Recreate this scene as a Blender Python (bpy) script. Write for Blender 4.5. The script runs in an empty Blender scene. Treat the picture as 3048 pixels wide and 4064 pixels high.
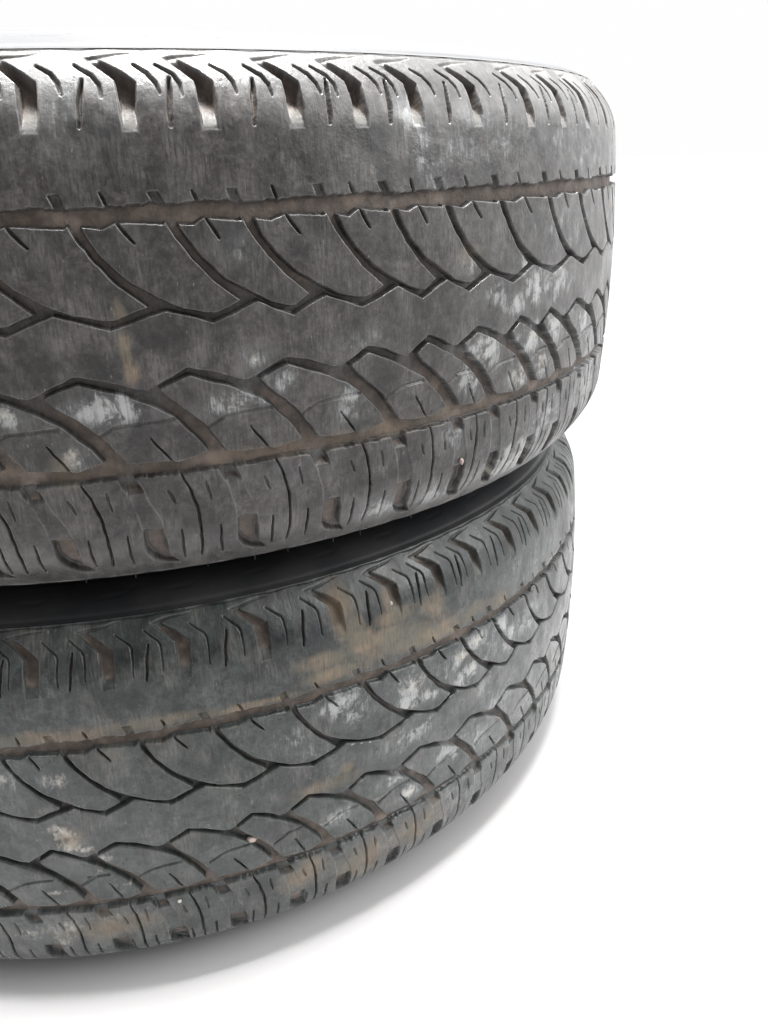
import bpy, bmesh, math, random
import numpy as np

scene = bpy.context.scene
COL = scene.collection
rng = np.random.default_rng(7)
random.seed(7)

# ----------------------------------------------------------------------------
# camera, light, exposure
# ----------------------------------------------------------------------------
HALF_SECTION = 0.12322                 # half the section width of a tyre (m)
UP_C = (0.0, 0.0, 3 * HALF_SECTION)    # centre of the upper tyre
LO_C = (-0.01077, 0.00803, HALF_SECTION)
R0 = 0.37                              # outer radius

CAM_D, CAM_H, YAW, PITCH, ROLL, FOC = 0.72646, 0.06833, 0.269035, -0.397364, -0.033928, 0.821431
cam_data = bpy.data.cameras.new("camera")
cam_data.sensor_fit = 'VERTICAL'
cam_data.sensor_height = 24.0
cam_data.lens = FOC * 24.0
cam_data.clip_start = 0.01
cam_data.clip_end = 400.0
cam = bpy.data.objects.new("camera", cam_data)
COL.objects.link(cam)
fw = np.array([math.sin(YAW) * math.cos(PITCH), math.cos(YAW) * math.cos(PITCH), math.sin(PITCH)])
rt = np.array([math.cos(YAW), -math.sin(YAW), 0.0])
upv = np.cross(rt, fw)
r2 = rt * math.cos(ROLL) + upv * math.sin(ROLL)
u2 = -rt * math.sin(ROLL) + upv * math.cos(ROLL)
from mathutils import Matrix, Vector
cam.matrix_world = Matrix(((r2[0], u2[0], -fw[0], 0.0), (r2[1], u2[1], -fw[1], -CAM_D),
                           (r2[2], u2[2], -fw[2], UP_C[2] + CAM_H), (0, 0, 0, 1)))
scene.camera = cam

HORIZON, ZENITH = 0.992, 0.5
world = bpy.data.worlds.new("World")
scene.world = world
world.use_nodes = True
wn, wl = world.node_tree.nodes, world.node_tree.links
wn.clear()
w_out = wn.new("ShaderNodeOutputWorld")
w_bg = wn.new("ShaderNodeBackground")
w_tc = wn.new("ShaderNodeTexCoord")
def w_dot(d):
    d = Vector(d).normalized()
    x = wn.new("ShaderNodeVectorMath"); x.operation = 'DOT_PRODUCT'
    wl.new(w_tc.outputs["Generated"], x.inputs[0]); x.inputs[1].default_value = d
    return x.outputs["Value"]
def w_map(v, a0, a1, b0, b1):
    x = wn.new("ShaderNodeMapRange"); x.interpolation_type = 'SMOOTHSTEP'; x.clamp = True
    wl.new(v, x.inputs[0])
    for i, q in enumerate((a0, a1, b0, b1)): x.inputs[i + 1].default_value = q
    return x.outputs[0]
def w_op(op, a0, b0):
    x = wn.new("ShaderNodeMath"); x.operation = op
    for i, q in enumerate((a0, b0)):
        if hasattr(q, "links"): wl.new(q, x.inputs[i])
        else: x.inputs[i].default_value = q
    return x.outputs[0]
up_d = w_dot((0, 0, 1))
glow = w_map(up_d, 0.15, 0.55, 0.0, 1.0)                          # nothing but plain white near the horizon
side = w_map(w_dot((0.95, 0.3, 0.0)), -0.3, 0.9, 0.1, 1.3)          # brighter to the right and behind
behind = w_map(w_dot((0.1, 0.85, 0.52)), 0.50, 0.92, 0.0, 2.6)       # bright sky beyond the stack
top = w_map(w_dot((0.34, 0.02, 1.0)), 0.7, 0.97, 0.0, ZENITH)       # the opening overhead
front = w_map(w_dot((-0.25, 1.0, 0.0)), -0.75, 0.1, 0.26, 1.0)       # the photographer's side is darker
low = w_op('MULTIPLY', front, HORIZON)
tot = w_op('ADD', w_op('ADD', low, w_op('MULTIPLY', glow, w_op('ADD', side, behind))), top)
w_bg.inputs[0].default_value = (1.0, 1.0, 1.0, 1)
wl.new(tot, w_bg.inputs[1])
wl.new(w_bg.outputs[0], w_out.inputs[0])

# added area light above the stack, there to whiten the upward-facing shoulder
ld = bpy.data.lights.new("added_top_light", 'AREA')
ld.shape = 'RECTANGLE'; ld.size, ld.size_y = 0.85, 0.50
ld.energy = 10.5; ld.spread = math.radians(48)
lamp = bpy.data.objects.new("added_top_light", ld); COL.objects.link(lamp)
lamp.location = (-0.03, -0.165, 1.08)
lamp.rotation_euler = (0, math.radians(4), 0)

# soft key light from the right, on the photographer's side
kd = bpy.data.lights.new("key_light", 'AREA')
kd.shape = 'RECTANGLE'; kd.size, kd.size_y = 1.8, 1.4
kd.energy = 54
key = bpy.data.objects.new("key_light", kd); COL.objects.link(key)
key.location = (2.3, -1.3, 1.7)
key.rotation_euler = (Vector((0.25, -0.25, 0.15)) - key.location).to_track_quat('-Z', 'Y').to_euler()

scene.view_settings.view_transform = 'Standard'
scene.view_settings.look = 'None'
scene.view_settings.exposure = 0.0
scene.view_settings.gamma = 1.0
scene.view_settings.use_curve_mapping = False
scene.cycles.max_bounces = 6
scene.cycles.use_denoising = True

# ----------------------------------------------------------------------------
# materials
# ----------------------------------------------------------------------------
class NT:
    def __init__(self, name):
        self.m = bpy.data.materials.new(name)
        self.m.use_nodes = True
        self.n, self.l = self.m.node_tree.nodes, self.m.node_tree.links
        self.b = self.n["Principled BSDF"]
    def node(self, t, **kw):
        x = self.n.new(t)
        for k, v in kw.items(): setattr(x, k, v)
        return x
    def put(self, sock, v):
        if hasattr(v, "links"): self.l.new(v, sock)
        else: sock.default_value = v
    def attr(self, name, out=2):
        return self.node("ShaderNodeAttribute", attribute_name=name).outputs[out]
    def math(self, op, a, b=0.0, clamp=False):
        x = self.node("ShaderNodeMath", operation=op, use_clamp=clamp)
        self.put(x.inputs[0], a); self.put(x.inputs[1], b)
        return x.outputs[0]
    def ramp(self, v, lo, hi, a=0.0, b=1.0):
        x = self.node("ShaderNodeMapRange", clamp=True)
        x.interpolation_type = 'SMOOTHSTEP'
        self.put(x.inputs[0], v)
        for i, q in enumerate((lo, hi, a, b)): x.inputs[i + 1].default_value = q
        return x.outputs[0]
    def scale(self, vec, s):
        x = self.node("ShaderNodeVectorMath", operation='MULTIPLY')
        self.put(x.inputs[0], vec); x.inputs[1].default_value = s
        return x.outputs[0]
    def noise(self, vec, scale, detail=3.0, rough=0.55, dist=0.0):
        x = self.node("ShaderNodeTexNoise")
        self.put(x.inputs["Vector"], vec)
        x.inputs["Scale"].default_value = scale; x.inputs["Detail"].default_value = detail
        x.inputs["Roughness"].default_value = rough; x.inputs["Distortion"].default_value = dist
        return x.outputs[0]
    def mix(self, f, a, b):
        x = self.node("ShaderNodeMix", data_type='RGBA')
        self.put(x.inputs[0], f); self.put(x.inputs[6], a); self.put(x.inputs[7], b)
        return x.outputs[2]

def tread_material(name, dark, light, cast):
    t = NT(name)
    pc = t.attr("pattern_mm", 1)
    base_n = t.noise(pc, 0.035, 4, 0.62)
    mid_n = t.noise(t.scale(pc, (1, .7, 1)), 0.13, 4, 0.65, 0.4)
    fine_n = t.noise(pc, 0.9, 3, 0.7)
    streak = t.noise(t.scale(pc, (1.0, 0.11, 1)), 0.95, 4, 0.65, 0.25)
    col = t.mix(t.ramp(base_n, 0.32, 0.68), dark, light)
    col = t.mix(t.ramp(t.noise(t.scale(pc, (1, .6, 1)), 0.022, 3, 0.6), 0.46, 0.72, 0, 0.55), col, cast)
    col = t.scale(col, (1, 1, 1))
    patchy = t.ramp(t.noise(pc, 0.045, 4, 0.65), 0.40, 0.62)          # where the rubber was rubbed along the axle
    sv = t.math('ADD', 1.0, t.math('MULTIPLY', t.math('MULTIPLY', t.math('SUBTRACT', streak, 0.48), patchy), 2.3))
    vary = t.math('MULTIPLY', sv, t.ramp(fine_n, 0.28, 0.72, 0.80, 1.22))
    vary = t.math('MULTIPLY', vary, t.ramp(t.noise(pc, 0.32, 5, 0.72, 0.5), 0.32, 0.68, 0.56, 1.50))
    vary = t.math('MULTIPLY', vary, t.ramp(t.noise(pc, 0.08, 4, 0.7, 0.6), 0.34, 0.66, 0.58, 1.46))
    vm = t.node("ShaderNodeVectorMath", operation='SCALE'); t.put(vm.inputs[0], col); t.put(vm.inputs[3], vary); col = vm.outputs[0]
    col = t.mix(t.ramp(mid_n, 0.52, 0.70, 0, 0.45), col, (0.012, 0.0135, 0.016, 1))
    # dusty film, patchy, with rubbed streaks in it
    film = t.math('MULTIPLY', t.ramp(t.noise(t.scale(pc, (1, .6, 1)), 0.07, 6, 0.68, 0.35), 0.43, 0.70), t.ramp(streak, 0.34, 0.62, 0.15, 1))
    col = t.mix(t.math('MULTIPLY', film, 0.55), col, (0.14, 0.134, 0.124, 1))
    # dry scuffs and a painted dull sheen: a grey rub with pale axial streaks
    sc = t.attr("scuff_sheen")
    big = t.noise(t.scale(pc, (1.0, 0.8, 1)), 0.11, 5, 0.7, 0.5)
    sc = t.math('MULTIPLY', sc, t.ramp(big, 0.36, 0.60, 0.25, 1.18))
    clump = t.noise(t.scale(pc, (1.0, 0.5, 1)), 0.20, 4, 0.65)
    col = t.mix(t.math('MULTIPLY', sc, t.ramp(clump, 0.3, 0.6, 0.25, 0.85)), col, (0.125, 0.130, 0.134, 1))
    lvl = t.math('ADD', t.math('MULTIPLY', streak, 0.50), t.math('ADD', t.math('MULTIPLY', clump, 0.38), t.math('MULTIPLY', fine_n, 0.12)))
    scm = t.ramp(t.math('ADD', lvl, t.math('MULTIPLY', sc, 0.38)), 0.63, 0.94)
    col = t.mix(t.math('MULTIPLY', scm, 0.74), col, (0.38, 0.39, 0.38, 1))
    fleck = t.ramp(t.noise(t.scale(pc, (1, 0.35, 1)), 0.75, 2, 0.5), 0.69, 0.78)
    col = t.mix(t.math('MULTIPLY', fleck, 0.38), col, (0.30, 0.30, 0.28, 1))
    # solid chalk chips
    ca = t.attr("chalk")
    ch = t.math('ADD', ca, t.math('MULTIPLY', t.math('SUBTRACT', t.noise(t.scale(pc, (1, .6, 1)), 0.34, 5, 0.72), 0.5), 2.0))
    ch = t.math('MULTIPLY', t.ramp(ch, 0.40, 1.15), t.ramp(ca, 0.06, 0.30))
    col = t.mix(t.math('MULTIPLY', ch, 0.85), col, (0.42, 0.395, 0.35, 1))
    chip = t.ramp(t.math('ADD', t.attr("chip"), t.math('MULTIPLY', t.math('SUBTRACT', fine_n, 0.5), 0.5)), 0.35, 0.6)
    col = t.mix(chip, col, (0.50, 0.49, 0.465, 1))
    # worn rim of every block
    rim = t.math('MULTIPLY', t.attr("rim"), t.ramp(t.noise(pc, 0.09, 3, 0.6), 0.36, 0.66))
    col = t.mix(t.math('MULTIPLY', rim, 0.30), col, (0.21, 0.205, 0.19, 1))
    # dried mud in the grooves
    dn = t.noise(pc, 0.16, 4, 0.6)
    dcol = t.mix(t.ramp(dn, 0.35, 0.68), (0.064, 0.050, 0.041, 1), (0.110, 0.085, 0.069, 1))
    dcol = t.mix(t.ramp(t.noise(pc, 0.05, 3, 0.6), 0.50, 0.70, 0, 0.85), dcol, (0.205, 0.158, 0.130, 1))
    dirt = t.attr("dirt")
    dm = t.ramp(t.math('ADD', dirt, t.math('MULTIPLY', t.math('SUBTRACT', fine_n, 0.5), 0.35)), 0.15, 0.75, 0, 0.92)
    col = t.mix(dm, col, dcol)
    dust = t.attr("slotdust")
    col = t.mix(t.math('MULTIPLY', dust, t.ramp(dn, 0.25, 0.6, 0.45, 0.95)), col, (0.075, 0.071, 0.063, 1))
    # ochre mud film on the faces
    mud = t.attr("mud")
    mn = t.noise(t.scale(pc, (1, 0.85, 1)), 0.065, 7, 0.72, 0.6)
    mm = t.ramp(t.math('ADD', mud, t.math('MULTIPLY', t.math('SUBTRACT', mn, 0.5), 1.4)), 0.02, 0.80)
    mm = t.math('MULTIPLY', mm, t.ramp(mud, 0.03, 0.2))
    mm = t.math('MULTIPLY', mm, t.ramp(streak, 0.30, 0.6, 0.55, 1))
    mcol = t.mix(t.ramp(t.noise(pc, 0.045, 4, 0.6), 0.42, 0.60), (0.132, 0.114, 0.083, 1), (0.205, 0.152, 0.102, 1))
    col = t.mix(t.math('MULTIPLY', mm, 0.86), col, mcol)
    t.put(t.b.inputs["Base Color"], col)
    rough = t.math('ADD', t.ramp(t.noise(t.scale(pc, (1, .6, 1)), 0.06, 4, 0.65), 0.36, 0.64, 0.27, 0.52), t.math('MULTIPLY', t.math('MAXIMUM', t.math('MAXIMUM', t.math('MAXIMUM', dirt, dust), mm), t.math('MULTIPLY', scm, .6)), 0.30), True)
    t.put(t.b.inputs["Roughness"], rough)
    t.b.inputs["Specular IOR Level"].default_value = 0.5
    t.b.inputs["Sheen Weight"].default_value = 0.12
    t.b.inputs["Sheen Roughness"].default_value = 0.45
    h = t.math('ADD', t.math('MULTIPLY', fine_n, 0.45), t.math('MULTIPLY', t.noise(pc, 2.4, 2, 0.6), 0.25))
    h = t.math('ADD', h, t.math('MULTIPLY', t.math('MULTIPLY', streak, patchy), 0.6))
    h = t.math('ADD', h, t.math('MULTIPLY', t.noise(pc, 0.09, 3, 0.5), 1.6))
    h = t.math('ADD', h, t.math('MULTIPLY', t.math('MULTIPLY', dirt, t.noise(pc, 0.5, 3, 0.6)), 2.6))
    bump = t.node("ShaderNodeBump")
    bump.inputs["Strength"].default_value = 0.6; bump.inputs["Distance"].default_value = 0.0004
    t.put(bump.inputs["Height"], h)
    t.l.new(bump.outputs[0], t.b.inputs["Normal"])
    return t.m

def sidewall_material():
    t = NT("sidewall_rubber")
    tc = t.node("ShaderNodeTexCoord").outputs["Object"]
    n = t.noise(tc, 14, 4, 0.6); f = t.noise(tc, 300, 3, 0.6)
    col = t.mix(t.ramp(n, 0.35, 0.7), (0.018, 0.019, 0.021, 1), (0.036, 0.035, 0.036, 1))
    t.put(t.b.inputs["Base Color"], col)
    t.put(t.b.inputs["Roughness"], t.ramp(n, 0.3, 0.7, 0.42, 0.55))
    bump = t.node("ShaderNodeBump"); bump.inputs["Strength"].default_value = 0.35; bump.inputs["Distance"].default_value = 0.0004
    t.put(bump.inputs["Height"], f); t.l.new(bump.outputs[0], t.b.inputs["Normal"])
    return t.m

def plain(name, c, rough, nscale=60.0, amount=0.3):
    t = NT(name)
    tc = t.node("ShaderNodeTexCoord").outputs["Object"]
    n = t.noise(tc, nscale, 4, 0.6)
    d = tuple(x * (1 - amount) for x in c[:3]) + (1,)
    t.put(t.b.inputs["Base Color"], t.mix(t.ramp(n, 0.35, 0.65), d, tuple(c[:3]) + (1,)))
    t.b.inputs["Roughness"].default_value = rough
    bump = t.node("ShaderNodeBump"); bump.inputs["Strength"].default_value = 0.3; bump.inputs["Distance"].default_value = 0.0006
    t.put(bump.inputs["Height"], n); t.l.new(bump.outputs[0], t.b.inputs["Normal"])
    return t.m

M_TREAD = {'upper': tread_material("worn_tread_rubber", (0.0145, 0.0135, 0.0130, 1), (0.038, 0.0352, 0.0332, 1), (0.040, 0.0355, 0.035, 1)),
           'lower': tread_material("dusty_tread_rubber", (0.0095, 0.0130, 0.0130, 1), (0.029, 0.0345, 0.0330, 1), (0.030, 0.039, 0.0345, 1))}
M_SIDE = sidewall_material()
M_LINER = plain("inner_liner_rubber", (0.03, 0.03, 0.032), 0.6)
M_FLOOR = plain("white_floor_paint", (0.53, 0.522, 0.523), 0.9, 3.0, 0.012)
M_STONE = plain("pinkish_stone", (0.52, 0.43, 0.38), 0.8, 500, 0.25)
M_PALE = plain("pale_stone", (0.55, 0.54, 0.50), 0.8, 500, 0.2)
M_ROSE = plain("rose_stone", (0.40, 0.31, 0.285), 0.8, 500, 0.25)

# ----------------------------------------------------------------------------
# helpers
# ----------------------------------------------------------------------------
def tag(o, label=None, cat=None, group=None, kind=None):
    if label: o["label"] = label
    if cat: o["category"] = cat
    if group: o["group"] = group
    if kind: o["kind"] = kind
    return o

def grid_mesh(name, P, closed=True, material=None, parent=None, attrs=None, vec=None, flip=False):
    """P: (ns, nz, 3) points; closed round the first axis."""
    ns, nz, _ = P.shape
    i = np.arange(ns if closed else ns - 1)
    j = np.arange(nz - 1)
    I, J = np.meshgrid(i, j, indexing='ij')
    I2 = (I + 1) % ns
    q = np.stack([I * nz + J, I2 * nz + J, I2 * nz + J + 1, I * nz + J + 1], -1).reshape(-1, 4)
    if flip: q = q[:, ::-1]
    me = bpy.data.meshes.new(name)
    me.vertices.add(ns * nz)
    me.vertices.foreach_set("co", np.ascontiguousarray(P, np.float32).ravel())
    nf = len(q)
    me.loops.add(nf * 4); me.polygons.add(nf)
    me.loops.foreach_set("vertex_index", np.ascontiguousarray(q, np.int32).ravel())
    me.polygons.foreach_set("loop_start", np.arange(0, nf * 4, 4, dtype=np.int32))
    me.polygons.foreach_set("use_smooth", np.ones(nf, bool))
    me.update(calc_edges=True)
    for k, v in (attrs or {}).items():
        a = me.attributes.new(k, 'FLOAT', 'POINT')
        a.data.foreach_set("value", np.ascontiguousarray(v, np.float32).ravel())
    if vec is not None:
        a = me.attributes.new("pattern_mm", 'FLOAT_VECTOR', 'POINT')
        a.data.foreach_set("vector", np.ascontiguousarray(vec, np.float32).ravel())
    if material: me.materials.append(material)
    o = bpy.data.objects.new(name, me)
    COL.objects.link(o)
    if parent: o.parent = parent
    return o

# ----------------------------------------------------------------------------
# ground
# ----------------------------------------------------------------------------
me = bpy.data.meshes.new("ground")
S_ = 60.0
me.from_pydata([(-S_, -S_, 0), (S_, -S_, 0), (S_, S_, 0), (-S_, S_, 0)], [], [(0, 1, 2, 3)])
me.materials.append(M_FLOOR)
g = bpy.data.objects.new("ground", me); COL.objects.link(g)
tag(g, kind="structure")

# ----------------------------------------------------------------------------
# tyre: profile and tread pattern.  s = distance round the tyre, z = across the
# tread, both in millimetres
# ----------------------------------------------------------------------------
HW = 0.10076
ZE = 110.5                              # tread mesh ends here (mm)
CIRC = 2 * math.pi * R0 * 1000
def prof(z):                            # z in metres -> radius
    k = np.maximum(np.abs(z) - (HW - 0.02), 0)
    return R0 - z * z / 1.8 - k * k / 0.06
def prof_n(z):                          # outward normal (nr, nz)
    k = np.maximum(np.abs(z) - (HW - 0.02), 0)
    d = -z / 0.9 - np.sign(z) * k / 0.03
    l = np.sqrt(1 + d * d)
    return 1 / l, -d / l

ROWS = {   # pitch boundaries of each row of the pattern
 'upper': dict(
  S=[-75, -30.8, 5.4, 35.8, 71.9, 101.4, 131.3, 168.5, 210.6, 245.4, 280.0, 322.8],
  A=[-64, -20.3, 16.6, 47.2, 84.1, 115.2, 146.4, 184.1, 227.0, 265.7, 309.2, 346.0],
  B=[-33.8, 10.2, 48.0, 79.0, 115.6, 144.8, 175.3, 213.2, 255.7, 297.5, 340.0, 377.0],
  C=[-92, -48.9, -2.0, 40.5, 83.6, 119.9, 150.9, 187.8, 219.3, 249.3, 292.8, 330.0],
  D=[-60.6, -19.0, 24.5, 67.6, 111.4, 150.0, 178.5, 217.0, 247.5, 281.3, 321.0, 357.0],
  E=[-47.0, -7.7, 35.0, 77.5, 119.0, 156.0, 184.7, 220.9, 252.4, 288.0, 328.0, 364.0]),
 'lower': dict(
  S=[-96, -65.6, -29.6, 7.7, 48.5, 91.0, 128.1, 161.5, 194.4, 232.4, 266.5, 302.1],
  A=[-86.3, -56.6, -18.6, 18.9, 60.6, 103.6, 141.5, 176.4, 207.5, 246.6, 280.9, 318.8],
  B=[-56.8, -26.6, 9.5, 49.3, 88.9, 135.6, 171.3, 207.2, 237.1, 272.4, 313.4, 352.8],
  C=[-84.6, -55.3, -16.8, 19.0, 49.4, 84.8, 121.1, 164.8, 207.2, 245.5, 282.0, 313.6],
  D=[-58.0, -27.3, 6.1, 43.4, 74.5, 110.2, 148.8, 189.5, 230.5, 268.2, 299.4, 336.0],
  E=[-48.0, -16.5, 17.9, 53.9, 83.8, 119.7, 156.4, 194.1, 234.8, 272.0, 304.0, 341.0]),
}
NP = 63
def close_rows(rows):
    """carry the measured pitches on round the rest of the tyre"""
    m = len(rows['B'])
    seq = [36.5, 30.0, 42.5, 36.5, 42.5, 30.0, 36.5, 30.0, 42.5, 42.5, 36.5, 30.0]
    rest = np.array([seq[i % len(seq)] for i in range(NP - m + 1)], float)
    out = {}
    for k, v in rows.items():
        v = np.array(v, float)
        gap = CIRC - (v[-1] - v[0])
        r = rest / rest.sum() * gap
        out[k] = np.concatenate([v, v[-1] + np.cumsum(r)[:-1]])
    n = len(out['B'])
    def get(k):
        a = out[k]
        return lambda i: a[i % n] + CIRC * (i // n)
    return {k: get(k) for k in rows}, n

S0 = -140.0                             # the seam of the grid lies out of sight
FINE_END = 400.0
def s_columns():
    a = np.arange(S0, FINE_END, 0.34)
    b = np.linspace(FINE_END, S0 + CIRC, 1150)[:-1]
    return np.concatenate([a, b])
def z_rows():
    a = np.arange(-98.0, 98.01, 0.36)
    b = np.arange(98.3, ZE + 0.01, 0.28)
    return np.concatenate([-b[::-1], a, b])

def smooth(x):
    x = np.clip(x, 0, 1)
    return x * x * (3 - 2 * x)

class Field:
    def __init__(self):
        self.s, self.z = s_columns(), z_rows()
        ns, nz = len(self.s), len(self.z)
        self.shape = (ns, nz)
        S, Z = np.meshgrid(self.s, self.z, indexing='ij')
        # hand-cut, slightly ragged edges
        def wob(f, ph): return np.sin(S * f + 1.7 * np.sin(Z * f * 0.8 + ph)) * np.cos(Z * f * 1.1 + ph + 0.6 * np.sin(S * f * 0.7))
        self.S = (S + 0.24 * wob(0.31, 0.4) + 0.05 * wob(1.15, 1.1)).astype(np.float32)
        self.Z = (Z + 0.24 * wob(0.27, 2.2) + 0.05 * wob(1.05, 0.3)).astype(np.float32)
        self.out = np.full(self.shape, 9.0, np.float32)      # distance outside the blocks
        self.cut = []
        self.h = np.zeros(self.shape, np.float32)
        self.ins = np.full(self.shape, 9.0, np.float32)      # distance to any edge
    def window(self, pts, m):
        x0, y0 = pts.min(0) - m; x1, y1 = pts.max(0) + m
        j0, j1 = np.searchsorted(self.z, [y0, y1])
        for off in (-CIRC, 0.0, CIRC):
            i0, i1 = np.searchsorted(self.s, [x0 + off, x1 + off])
            if i1 > i0 and j1 > j0:
                yield slice(i0, i1), slice(j0, j1), off
    def sd_poly(self, pts, m):
        for a, b, off in self.window(pts, m):
            X = self.S[a, b] - off; Y = self.Z[a, b]
            d = np.full(X.shape, 1e9, np.float32); ins = np.zeros(X.shape, bool)
            for p, q in zip(pts, np.roll(pts, -1, 0)):
                ex, ey = q - p
                wx, wy = X - p[0], Y - p[1]
                t = np.clip((wx * ex + wy * ey) / (ex * ex + ey * ey + 1e-9), 0, 1)
                d = np.minimum(d, (wx - ex * t) ** 2 + (wy - ey * t) ** 2)
                c = (p[1] > Y) != (q[1] > Y)
                if ey != 0: ins ^= c & (X < ex * (Y - p[1]) / ey + p[0])
            d = np.sqrt(d)
            yield (a, b), np.where(ins, -d, d)
    def block(self, pts):
        for w, sd in self.sd_poly(np.array(pts, float), 4.0):
            self.out[w] = np.minimum(self.out[w], sd)
    def carve_poly(self, pts, depth, wall=0.9, rim=True):
        """depth: number or function of (S, Z)"""
        for w, sd in self.sd_poly(np.array(pts, float), 2.0):
            d = depth(self.S[w], self.Z[w]) if callable(depth) else depth
            self.h[w] = np.minimum(self.h[w], -d * smooth((0.15 - sd) / wall))
            if rim: self.ins[w] = np.minimum(self.ins[w], np.abs(sd))
    def carve_line(self, pts, width, depth, taper=True):
        pts = np.array(pts, float)
        n = len(pts) - 1
        for a, b, off in self.window(pts, 2.5):
            X = self.S[a, b] - off; Y = self.Z[a, b]
            d = np.full(X.shape, 1e9, np.float32); u = np.zeros(X.shape, np.float32)
            for i in range(n):
                p, q = pts[i], pts[i + 1]
                ex, ey = q - p
                wx, wy = X - p[0], Y - p[1]
                t = np.clip((wx * ex + wy * ey) / (ex * ex + ey * ey + 1e-9), 0, 1)
                dd = np.hypot(wx - ex * t, wy - ey * t)
                better = dd < d
                d = np.where(better, dd, d); u = np.where(better, (i + t) / n, u)
            w = width / 2 * ((0.45 + 0.55 * np.sin(np.pi * np.clip(u, 0.04, 0.96)) ** 0.6) if taper else 1.0)
            self.h[a, b] = np.minimum(self.h[a, b], -depth * smooth((w + 0.30 - d) / 0.75))
            self.ins[a, b] = np.minimum(self.ins[a, b], np.abs(d - w))

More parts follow.
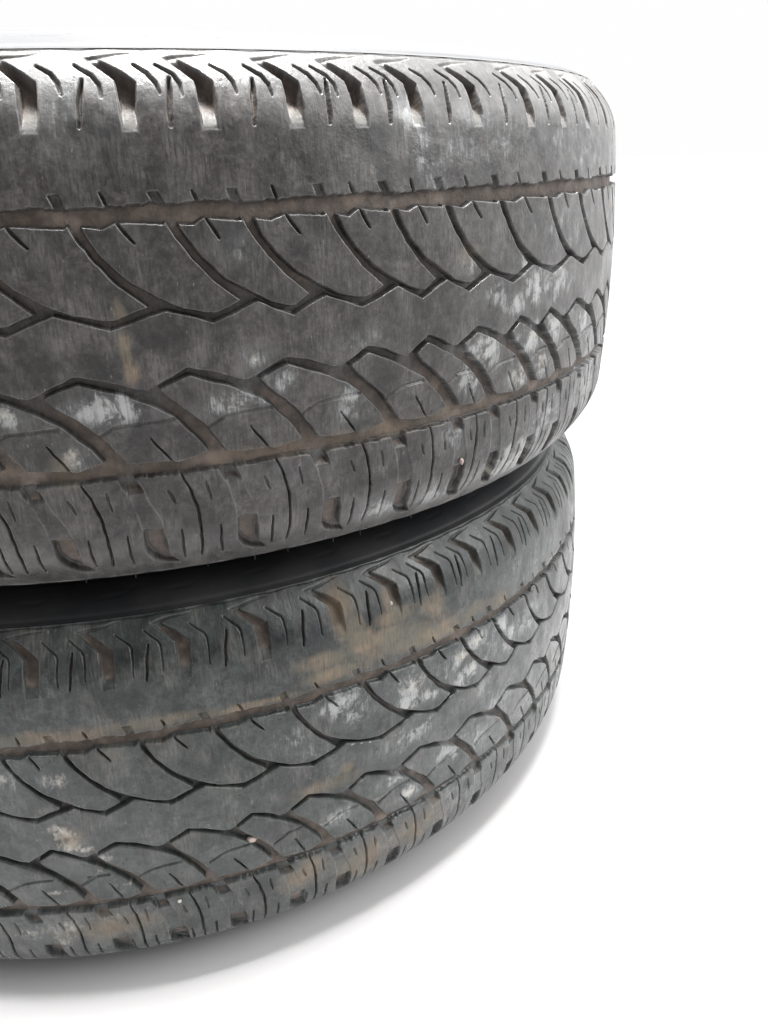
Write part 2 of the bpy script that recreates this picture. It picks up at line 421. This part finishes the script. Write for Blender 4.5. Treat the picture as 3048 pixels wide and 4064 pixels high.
def build_field(which):
    R, n = close_rows(ROWS[which])
    S, A, B, C, D, E = (R[k] for k in 'SABCDE')
    f = Field()
    rr = np.random.default_rng(3 if which == 'upper' else 11)
    SW, SD = (1.3, 1.9) if which == 'upper' else (0.9, 1.7)
    narrow = 0.0 if which == 'upper' else 1.1       # the lower tyre's grooves are squeezed narrower
    up_pts, lo_pts = [], []
    lerp = lambda a, b, t: a + (b - a) * t
    for k in range(n):
        # ---- curved blocks between the upper straight groove and the centre rib
        sc0 = (B(k) - A(k)) / 31.8; sc1 = (B(k + 1) - A(k + 1)) / 31.8
        nw = narrow * 0.5
        P = [(B(k) + dx * sc0 - nw, z) for dx, z in ((-29.1, 47.3), (-26.1, 41.0), (-21.1, 34.0), (-12.7, 25.6), (-3.1, 19.7))]
        pb = B(k + 1) - B(k)
        P += [(B(k) + pb * t, z - nw * .7) for t, z in ((.175, 14.7), (.42, 12.3), (.52, 12.1))]
        P += [(B(k + 1) + dx * sc1 + nw, z) for dx, z in ((-7.9, 16.1 - nw * .5), (-18.2, 25.0), (-25.8, 33.9), (-31.2, 41.8), (-34.5, 48.1))]
        pa = A(k + 1) - A(k)
        P += [(A(k) + pa * t, z) for t, z in ((.916, 47.1), (.417, 48.7), (.265, 46.3))]
        f.block(P)
        # ---- centre rib outline
        up_pts += [(B(k), 14.8 + .2 * rr.normal()), (B(k) + pb * .25, 11.1), (B(k) + pb * .485, 7.8)]
        pc = C(k + 1) - C(k)
        lo_pts += [(C(k) + pc * t, z) for t, z in ((.0, -17.2), (.077, -15.8), (.385, -9.8), (.42, -9.6), (.664, -12.3), (.90, -16.6))]
        # ---- lower curved blocks
        c0 = (D(k) - C(k)) / 27.1; c1 = (D(k + 1) - C(k + 1)) / 27.1
        Q = [(C(k) + dx * c0 - nw, z) for dx, z in ((31.3, -48.4), (25.2, -38.6), (21.4, -33.5), (16.1, -28.2), (8.7, -21.7), (5.6, -17.4))]
        Q += [(C(k) + pc * t, z + nw * .7) for t, z in ((.40, -13.4), (.43, -13.2), (.79, -19.1))]
        Q += [(C(k + 1) + dx * c1 + nw, z) for dx, z in ((2.8, -25.3), (8.9, -29.7), (19.1, -41.4), (22.4, -47.4))]
        pd = D(k + 1) - D(k)
        Q += [(D(k) + pd * .60, -50.3), (D(k) + pd * .5, -49.6), (D(k) + pd * .28, -49.2)]
        f.block(Q)
    # centre rib as a strip of quads (one polygon per pitch)
    up_pts = np.array(up_pts); lo_pts = np.array(lo_pts)
    us = np.concatenate([up_pts - [CIRC, 0], up_pts, up_pts + [CIRC, 0]])
    ls = np.concatenate([lo_pts - [CIRC, 0], lo_pts, lo_pts + [CIRC, 0]])
    x0 = f.s[0]
    while x0 < f.s[-1] + 30:
        a, b = x0 - 20, x0 + 80
        uu = us[(us[:, 0] > a) & (us[:, 0] < b)]; ll = ls[(ls[:, 0] > a) & (ls[:, 0] < b)]
        poly = np.concatenate([uu, ll[::-1]])
        # only the middle 60 mm of this piece is used, so its cut ends never show
        for (sa, sb), sd in f.sd_poly(poly, 4.0):
            m = (f.s[sa] >= x0) & (f.s[sa] < x0 + 60)
            if m.any():
                idx = np.arange(sa.start, sa.stop)[m]
                f.out[idx, sb] = np.minimum(f.out[idx, sb], sd[m])
        x0 += 60
    # the two plain shoulders
    wav = 0.5 * np.sin(f.S * 0.085) + 0.35 * np.sin(f.S * 0.19 + 1) + 0.4 * np.sin(f.S * 0.55 + 2.2 * np.sin(f.S * 0.13)) + 0.25 * np.sin(f.S * 1.3 + 3 * np.sin(f.S * .21))
    f.out = np.minimum(f.out, 55.2 + wav * .7 - f.Z)
    f.out = np.minimum(f.out, f.Z + 56.3 + wav * .5)
    # grooves
    d_straight = np.maximum(smooth((f.Z - 42) / 4), smooth((-f.Z - 46) / 4))
    zig = smooth((f.Z + 30) / 10) * smooth((26 - f.Z) / 10)
    depth = 4.1 - 0.3 * d_straight + 0.4 * zig
    f.h = (-depth * smooth((f.out + 0.02) / 0.6)).astype(np.float32)
    f.ins = np.minimum(f.ins, np.abs(f.out))
    groove_dirt = smooth((f.out - 0.5) / 0.8) * (1.0 - 0.62 * zig)
    extra_dirt = np.zeros_like(f.h)
    for k in range(n):
        pa = A(k + 1) - A(k); ps = S(k + 1) - S(k); pd = D(k + 1) - D(k)
        # sipes of the upper curved blocks
        f.carve_line([(A(k) + pa * .43, 49.0), (A(k) + pa * .58, 41.0)], 1.3, 2.6)
        # notch and sipe on the edge of the solid rib
        f.carve_poly([(A(k) - 8.2, 59.6), (A(k) - 3.7, 59.8), (A(k) - 1.6, 54), (A(k) - 6.2, 54)], 2.4)
        f.carve_line([(A(k) + pa * .30, 59.6), (A(k) + pa * .355, 54.5)], 1.3, 2.4)
        # chevron slot over the shoulder
        def sdep(X, Z): return (0.25 + (7.0 if which == 'upper' else 4.6) * smooth((Z - 80.4) / 15)) * (1 - (0.88 if which == 'upper' else 0.62) * smooth((Z - 101) / 5))
        f.carve_poly([(S(k) + x, z) for x, z in ((-3.2, 80.6), (-3.0, 92.7), (-3.2, 98.4), (-8.0, 102.4), (-14.3, 106.9),
                     (-9.5, 107.7), (8.0, 108.9), (8.2, 108.5), (-7.6, 106.2), (-.4, 102.0), (4.4, 98.2), (4.1, 88), (3.7, 80.6))], sdep, 1.1)
        # thin sipes between slots
        x = S(k); x1 = S(k + 1)
        if which == 'upper':
            f.carve_line([(x + 4.6, 104.2), (x + 9.6, 101.2), (x + 12.2, 97.6), (x + 12.9, 94.0)], SW, SD)
            f.carve_line([(x1 - 17.4, 104.2), (x1 - 11.4, 100.6), (x1 - 9.1, 97.0), (x1 - 8.9, 93.1)], SW, SD)
        else:
            f.carve_line([(x + 5.6, 104.4), (x + 12.4, 99.4), (x + 13.2, 97.4), (x + 12.6, 85)], SW, SD)
            f.carve_line([(x1 - 17.2, 104.4), (x1 - 10.8, 99.4), (x1 - 9.9, 97.4), (x1 - 10.4, 86)], SW, SD)
        f.carve_line([(x + ps * .575, 99.0), (x + ps * .532, 91.7), (x + ps * .50, 82.6)], 2.0 if which == 'upper' else 1.3, 3.2)
        # lower blocks: sipe and moulded cross line
        f.carve_line([(D(k) + pd * .353, -38.1), (D(k) + pd * .545, -50.6)], 1.0, 2.4)
        f.carve_line([(C(k) + 23.2, -36.3), (C(k) + 30.9, -32.3), (C(k + 1) - 1.2, -31.5), (C(k + 1) + 9.0, -31.0)], 1.7, 0.9, False)
        # lower shoulder
        ex0 = E(k) - D(k) - 10.6; ex1 = E(k + 1) - D(k + 1) - 10.6
        def sh(ex, z): return ex * min(max((-z - 57) / 30, 0), 1)
        L = [(D(k) + dx + sh(ex0, z), z) for dx, z in ((-1.4, -55), (-.5, -57.4), (3.3, -66.4), (5.3, -76.5), (5.5, -85.5), (5.6, -94.5), (8.6, -99.6), (13.5, -102.9), (20.5, -104.2))]
        Rr = [(D(k) + dx + sh(ex0, z), z) for dx, z in ((19.6, -102.4), (16.2, -98.1), (15.6, -86.3), (14.9, -77.1), (11.5, -69.1), (8.4, -58.9), (6.6, -55))]
        def cdep(X, Z):
            return 0.45 + 3.0 * smooth((Z + 63.5) / 4) + 4.0 * smooth((-Z - 80.5) / 5) - 1.8 * smooth((-Z - 99) / 5)
        f.carve_poly(L + Rr, cdep, 0.9)
        f.carve_line([(D(k) + pd * t + (ex0 + ex1) / 2 * min(max((-z - 57) / 30, 0), 1), z) for t, z in
                      ((.60, -55.5), (.677, -63.7), (.722, -72.7), (.733, -81.7), (.73, -91.5), (.72, -100.6))], 1.2, 3.0)
        for t in (.535, .945):
            ee = (ex0 + ex1) / 2
            f.carve_line([(D(k) + pd * t + ee, -83.6), (D(k) + pd * (t - .004) + ee, -92), (D(k) + pd * t + ee, -100.4)], 1.0, 2.6)
        f.carve_line([(D(k) + pd * .848, -61.2), (D(k) + pd * .878, -70.4)], 1.2, 1.2)
        f.carve_line([(D(k) + pd * .455, -63.4), (D(k) + pd * .508, -69.6)], 1.4, 1.2)
    # moulded lip where tread meets sidewall
    f.h = np.minimum(f.h, -0.5 * np.exp(-((np.abs(f.Z) - 109.9) / 0.35) ** 2))
    f.h += 0.10 * np.sin(f.S * .05 + 1.3 * np.sin(f.Z * .06)) * np.cos(f.Z * .07)
    # where dried mud has settled
    deep = smooth((-f.h - 0.9) / 1.6)
    slot_zone = smooth((np.abs(f.Z) - 58) / 3)
    wide = smooth((f.ins - 1.0) / 1.2)
    wide_s = smooth((f.ins - 0.9) / 0.8)
    f.dirt = np.maximum(groove_dirt, deep * slot_zone * np.maximum(wide, 0.75 * (f.Z > 78)) * 0.9)
    patch = 0.5 + 0.5 * np.sin(f.S * .021 + 2.1 * np.sin(f.Z * .03)) * np.cos(f.S * .043 + f.Z * .05)
    f.dirt = f.dirt * (0.75 + 0.25 * patch)
    # pale dust lying on the ramp at the foot of each upper slot
    f.slotdust = smooth((-f.h - 0.15) / 0.4) * smooth((f.Z - 79.5) / 1.5) * smooth((91 - f.Z) / 4) * wide_s * (1.0 if which == 'upper' else 0.12)
    f.rim = np.exp(-(f.ins / 0.36) ** 2) * smooth((f.h + 1.0) / 0.9)
    return f

# marks seen in the photo: (s, z, reach round, reach across, strength)
SCUFF_SHEEN = {
 'upper': [(250, -20, 90, 16, .42), (240, 0, 70, 12, .35), (240, 30, 80, 14, .22), (230, -82, 60, 22, .45), (-18, -24, 19, 8, 0.98), (-36, -44, 8, 7, 0.69), (-59, -24, 10, 7, 0.69), (44, -8, 8, 6, 0.63), (34, -27, 16, 6, 0.80),  # broad leading entries paint a dull sheen over the right-hand blocks
           (57, -20, 6, 6, 0.80), (88, -35, 9, 11, 0.69), (48, -18, 5, 5, 0.46), (171, -24, 18, 11, 1.00), (211, -23, 15, 11, 1.00),
           (163, -36, 12, 10, 0.86), (236, -22, 14, 11, 0.98), (281, -24, 12, 12, 1.00), (204, -42, 15, 8, 0.92), (226, -40, 11, 10, 0.92),
           (209, -90, 25, 14, 1.00), (240, -80, 25, 24, 0.75), (179, 5, 10, 8, 0.69), (216, 4, 15, 11, 0.92), (197, -3, 9, 7, 0.86), (187, -1, 6, 6, 0.80),
           (161, 21, 10, 7, 0.69), (199, 16, 12, 7, 0.75), (240, 2, 28, 14, 0.75), (127, 84, 8, 12, 0.75), (134, 72, 8, 12, 0.69), (140, 62, 9, 10, 0.63),
           (170, 75, 50, 17, 0.44), (250, 30, 50, 17, 0.46), (40, 37, 12, 7, 0.34), (-20, 85, 25, 14, 0.29), (150, -64, 15, 11, 0.52), (60, -62, 25, 10, 0.34),
           (250, 75, 50, 22, 0.40), (300, -60, 38, 48, 0.69), (96, -8, 15, 7, 0.40), (280, 70, 25, 24, 0.52), (108, -95, 18, 8, 0.80), (146, -96, 18, 8, 0.75)],
 'lower': [(185, 30, 80, 14, .5), (200, -28, 80, 16, .42), (200, 2, 80, 10, .3), (-60, 0, 40, 40, .25), (175, 37, 10, 8, 1.00), (135, 35, 12, 10, 1.00), (175, 22, 9, 8, 0.98), (184, 24, 8, 7, 0.92), (190, 41, 10, 7, 1.00), (131, 25, 11, 7, 1.00),  # wide leading entries: dull sheen put into the colour, right half
           (147, 23, 9, 6, 0.86), (225, 28, 11, 12, 0.80), (215, 40, 10, 10, 0.86), (-63, 34, 10, 7, 0.63), (-46, -20, 9, 6, 0.57), (-88, 37, 12, 10, 0.57),
           (90, 41, 18, 10, 0.86), (95, 33, 12, 10, 0.69), (131, -39, 10, 7, 1.00), (120, -24, 15, 7, 0.75), (82, -33, 18, 7, 0.69), (130, 2, 28, 10, 0.69),
           (165, -25, 18, 12, 0.80), (200, 5, 25, 12, 0.52), (60, 30, 20, 10, 0.46), (250, 30, 28, 17, 0.63), (190, -30, 20, 12, 0.69), (-75, -70, 31, 12, 0.52),
           (-30, -62, 20, 6, 0.40), (110, -70, 38, 18, 0.34), (170, -70, 38, 24, 0.46), (255, 70, 38, 19, 0.40), (30, -4, 25, 7, 0.34), (70, 18, 15, 7, 0.46),
           (10, -12, 10, 5, 0.46), (210, -15, 25, 12, 0.57)],
}
CHALK = {
 'upper': [(118, 52, 26, 3, .5), (150, 50.5, 20, 2.5, .55), (208, -92, 12, 7, .7), (190, -97, 14, 5, .7), (171, -24, 8, 5, .6), (211, -23, 6, 6, .6), (-36.5, -44, 5, 6, .8), (44, -9, 5, 5, .6), (-60, -24, 8, 6, .6), (32, -26, 9, 4, .55), (87, -34, 4, 6, .6), (226, -40, 7, 6, .5)],
 'lower': [(250, 53, 30, 3.5, .85), (300, 54, 30, 3.5, .9), (215, 52, 14, 3, .6), (84, 2.5, 5, 4, .5), (131, -40, 6, 4, .9), (94, -14.5, 9, 1.6, .7), (73, -35, 11, 2.2, .7), (112, -33, 11, 2.2, .6),
           (-64, 0, 7, 5, .95), (-62, -8, 8, 5, .95), (-54, -12, 6, 3, .8), (-46, -20, 6, 3, .75), (-60, 33, 5, 6, .75), (-66, 35, 5, 5, .6), (-90, 37, 10, 4, .7), (-68, 4, 5, 4, .8),
           (-72, -67, 8, 7, .7), (-78, -77, 8, 6, .7), (-48, -63, 8, 5, .6), (-95, -70, 10, 8, .6), (135, 36, 10, 7, .7), (175, 37, 7, 6, .8), (184, 24, 6, 5, .7), (190, 42, 8, 5, .7),
           (146, 24, 5, 4, .6), (-40, -40, 10, 1.5, .6), (-75, -40, 10, 2, .7), (-52, -28, 10, 6, .45)],
}
CHIP = {
 'upper': [(44.5, -9.3, .6, .9, .5)],
 'lower': [(92.6, 13.1, 2.0, .5, .6), (98.2, 11.5, 2.0, .5, .55), (104.0, 9.8, 2.0, .45, .5)],
}
MUD = {
 'upper': [(-8.4, 15, 3.0, 6, .62), (-8.2, -2, 2.6, 10, .62), (-7, -10, 4.0, 5, .6), (15, 50, 60, 6, .12), (100, -52, 120, 5, .35), (161, 25, 10, 5, .35), (200, -42, 8, 5, .4), (226, -40, 6, 6, .45), (-40, -50, 8, 8, .4)],
 'lower': [(118, 68, 46, 11, .55), (103, 74, 11, 8, 1.0), (80, 71, 16, 6, .85), (84, 62, 18, 5, .85), (120, 72, 18, 7, .8), (152, 79, 11, 9, .55), (160, 61, 18, 6, .9), (140, 62, 24, 6, .8),
           (126, 82, 16, 6, .65), (95, 97, 8, 12, .6), (97, 84, 10, 8, .65), (185, 62, 18, 6, .65), (210, 60, 14, 5, .6), (40, 57, 34, 2.5, .6), (-10, 59, 34, 4, .6), (-60, 58, 40, 5, .6),
           (125, 92, 6, 9, .65), (-62, -2, 9, 8, .4), (88, -1, 4, 3.5, .85), (70, -8, 26, 6, .5), (60, -68, 18, 12, .6), (95, -75, 20, 14, .6), (-50, -70, 34, 10, .5), (140, -72, 26, 14, .5), (-30, 45, 40, 6, .25)],
}
def blobs(f, lst):
    a = np.zeros(f.shape, np.float32)
    for s, z, rs, rz, v in lst:
        i0, i1 = np.searchsorted(f.s, [s - 2.4 * rs, s + 2.4 * rs]); j0, j1 = np.searchsorted(f.z, [z - 2.4 * rz, z + 2.4 * rz])
        X = f.s[i0:i1, None]; Y = f.z[None, j0:j1]
        g = v * np.exp(-(((X - s) / rs) ** 2 + ((Y - z) / rz) ** 2) ** 1.3)
        a[i0:i1, j0:j1] = np.maximum(a[i0:i1, j0:j1], g)
    return a

# sidewall and liner profiles (radius, height above the tyre's middle plane)
def spline(pts, n):
    pts = np.array(pts, float)
    t = np.concatenate([[0], np.cumsum(np.hypot(*np.diff(pts, axis=0).T))])
    u = np.linspace(0, t[-1], n)
    # Catmull-Rom through the points
    m = np.gradient(pts, t, axis=0)
    i = np.clip(np.searchsorted(t, u, side='right') - 1, 0, len(t) - 2)
    hh = (t[i + 1] - t[i])[:, None]; x = ((u - t[i])[:, None]) / hh
    return ((2 * x**3 - 3 * x**2 + 1) * pts[i] + (x**3 - 2 * x**2 + x) * hh * m[i]
            + (-2 * x**3 + 3 * x**2) * pts[i + 1] + (x**3 - x**2) * hh * m[i + 1])
R_E = float(prof(ZE / 1000))
SIDE = [(R_E, ZE / 1000), (.3435, .1130), (.337, .1157), (.325, .1192), (.308, .1222), (.292, .1232), (.27, .1222), (.25, .1182), (.232, .1105), (.216, .1005), (.207, .092), (.2035, .082)]
LINER = [(.2035, .082), (.2045, .076), (.210, .076), (.222, .086), (.25, .102), (.285, .1105), (.315, .107), (.336, .097), (.349, .08), (.3545, .05), (.356, 0)]

def revolve(pr, cols, hfun=None):
    th = cols / 1000 / R0
    r = np.broadcast_to(pr[:, 0], (len(th), len(pr))).copy(); z = np.broadcast_to(pr[:, 1], r.shape).copy()
    if hfun is not None:
        d = np.gradient(pr, axis=0); d /= np.linalg.norm(d, axis=1, keepdims=True)
        hgt = hfun(cols[:, None], pr[None, :, 0]) / 1000
        r += hgt * d[None, :, 1] * -1 * -np.sign(1) ; z += hgt * -d[None, :, 0]
    return np.stack([r * np.sin(th)[:, None], -r * np.cos(th)[:, None], z], -1)

def make_tyre(which, centre, label):
    root = bpy.data.objects.new("tyre", None); COL.objects.link(root)
    root.location = (centre[0], centre[1], centre[2])
    root.empty_display_size = 0.1
    tag(root, label, "tyre", "worn tyres in the stack")
    f = build_field(which)
    th = f.s / 1000 / R0
    zc = f.z / 1000
    r = prof(zc); nr, nz = prof_n(zc)
    H = f.h / 1000
    Rr = r[None, :] + H * nr[None, :]
    P = np.stack([Rr * np.sin(th)[:, None], -Rr * np.cos(th)[:, None], zc[None, :] + H * nz[None, :]], -1)
    S2, Z2 = np.meshgrid(f.s, f.z, indexing='ij')
    vec = np.stack([S2, Z2, np.full_like(S2, 0 if which == 'upper' else 900)], -1)
    grid_mesh("tread", P, True, M_TREAD[which], root,
              dict(dirt=f.dirt, slotdust=f.slotdust, rim=f.rim, scuff_sheen=blobs(f, SCUFF_SHEEN[which]), chalk=blobs(f, CHALK[which]), chip=blobs(f, CHIP[which]), mud=blobs(f, MUD[which])), vec)
    pr = spline(SIDE, 150)
    cols = np.linspace(0, CIRC, 2600)[:-1]
    def marks(s, rad):
        # moulded steps and fine rings on the sidewall (mm)
        q = (s + 6.0 * (rad - .334) / .004) % 44.0
        w = np.exp(-((rad - .3345 - .0016 * np.sign(np.sin(s / 44.0 * 2 * np.pi))) / .0010) ** 2)
        bar = w * smooth((q - 8) / 1.2) * smooth((22 - q) / 1.2)
        ring = np.exp(-((rad - .3462) / .0006) ** 2) + 0.8 * np.exp(-((rad - .322) / .0012) ** 2) + 0.9 * np.exp(-((rad - .235) / .002) ** 2)
        return -0.35 * bar - 0.6 * ring * np.ones_like(s)
    P = revolve(pr, cols, marks)
    grid_mesh("sidewall", P, True, M_SIDE, root)
    Q = P.copy(); Q[..., 2] *= -1
    grid_mesh("sidewall", Q, True, M_SIDE, root, flip=True)
    ln = spline(LINER, 60)
    full = np.concatenate([ln, (ln * [1, -1])[::-1][1:]])
    grid_mesh("inner_liner", revolve(full, np.linspace(0, CIRC, 361)[:-1]), True, M_LINER, root)
    return root, f

def on_tread(f, s, z, lift):
    """a point (tyre space, metres) lift mm above the tread surface at (s, z), and the outward normal"""
    i = min(np.searchsorted(f.s, s), len(f.s) - 1); j = min(np.searchsorted(f.z, z), len(f.z) - 1)
    h = (float(f.h[i, j]) + lift) / 1000
    zz = np.float64(z / 1000)
    nr, nz = prof_n(zz); r = prof(zz)
    th = s / 1000 / R0
    n = Vector((math.sin(th) * nr, -math.cos(th) * nr, nz))
    return Vector((math.sin(th) * r, -math.cos(th) * r, zz)) + n * h, n

up, f_up = make_tyre('upper', UP_C, "upper worn black tyre lying flat on top of the other, wide brown grooves facing out")
lo, f_lo = make_tyre('lower', LO_C, "lower worn black tyre on the white ground, ochre mud patch on its upper shoulder")

# rubber whiskers left on the lower shoulder of the upper tyre
def whisker(s, z, length, lean):
    p, n = on_tread(f_up, s, z, 0)
    th = s / 1000 / R0
    d = (Vector((math.sin(th) * .25 + lean * math.cos(th), -math.cos(th) * .25 + lean * math.sin(th), -1))).normalized()
    bm = bmesh.new()
    rings = []
    side = d.cross(n).normalized(); up2 = d.cross(side)
    for k in range(5):
        t = k / 4
        c = p - n * 0.0003 + d * (length * t) + side * (0.0004 * math.sin(t * 2.2))
        rad = 0.00028 * (1 - 0.6 * t)
        rings.append([bm.verts.new(c + side * rad * math.cos(a) + up2 * rad * math.sin(a)) for a in np.linspace(0, 2 * math.pi, 7)[:-1]])
    for a, b in zip(rings, rings[1:]):
        for k in range(6): bm.faces.new((a[k], a[(k + 1) % 6], b[(k + 1) % 6], b[k]))
    bm.faces.new(rings[-1]); bm.faces.new(rings[0][::-1])
    bmesh.ops.recalc_face_normals(bm, faces=bm.faces)
    me = bpy.data.meshes.new("rubber_whisker"); bm.to_mesh(me); bm.free()
    me.materials.append(M_SIDE)
    o = bpy.data.objects.new("rubber_whisker", me); COL.objects.link(o); o.parent = up
for s, ln_, le in ((15.5, .0026, .1), (40.1, .0034, -.05), (57.8, .0028, .05), (84.1, .0034, -.1), (100.5, .0036, .05), (135, .0028, .1), (-20, .003, 0), (-44, .0026, .1)):
    whisker(s, -108.6, ln_, le)

# small stones caught in the tread
def pebble(root, f, s, z, size, lift, mat, label, seed):
    p, n = on_tread(f, s, z, lift)
    bm = bmesh.new()
    bmesh.ops.create_icosphere(bm, subdivisions=3, radius=1.0)
    rr = random.Random(seed)
    ax = [Vector((rr.gauss(0, 1), rr.gauss(0, 1), rr.gauss(0, 1))).normalized() for _ in range(9)]
    off = [rr.uniform(0.62, 0.95) for _ in ax]
    for v in bm.verts:
        c = v.co.copy()
        for a_, o_ in zip(ax, off):
            d = c.dot(a_)
            if d > o_: c -= a_ * (d - o_) * 0.9
        c *= 1 + 0.05 * math.sin(7 * c.x + seed) * math.cos(6 * c.y)
        v.co = Vector((c.x * size[0], c.y * size[1], c.z * size[2])) / 2000
    me = bpy.data.meshes.new("pebble"); bm.to_mesh(me); bm.free()
    for q in me.polygons: q.use_smooth = True
    me.materials.append(mat)
    o = bpy.data.objects.new("pebble", me); COL.objects.link(o)
    o.location = root.location + p
    o.rotation_euler = n.to_track_quat('Z', 'Y').to_euler()
    tag(o, label, "pebble", "stones caught in the treads")
pebble(lo, f_lo, 30.3, -30.1, (6.0, 4.6, 4.2), 1.6, M_STONE, "pinkish pebble wedged in a curved groove of the lower tyre", 1)
pebble(lo, f_lo, -12.9, -59.9, (2.6, 2.6, 1.4), 0.3, M_PALE, "tiny pale stone chip below the straight groove, on the lower tyre's bottom shoulder", 2)
pebble(lo, f_lo, 126.7, 89.4, (1.9, 2.6, 1.8), 0.7, M_PALE, "tiny pale stone chip inside an upper shoulder slot of the lower tyre", 3)
pebble(up, f_up, 157.7, -80.0, (2.4, 4.4, 2.2), 0.6, M_ROSE, "rosy stone chip stuck in a bottom shoulder slot of the upper tyre", 4)
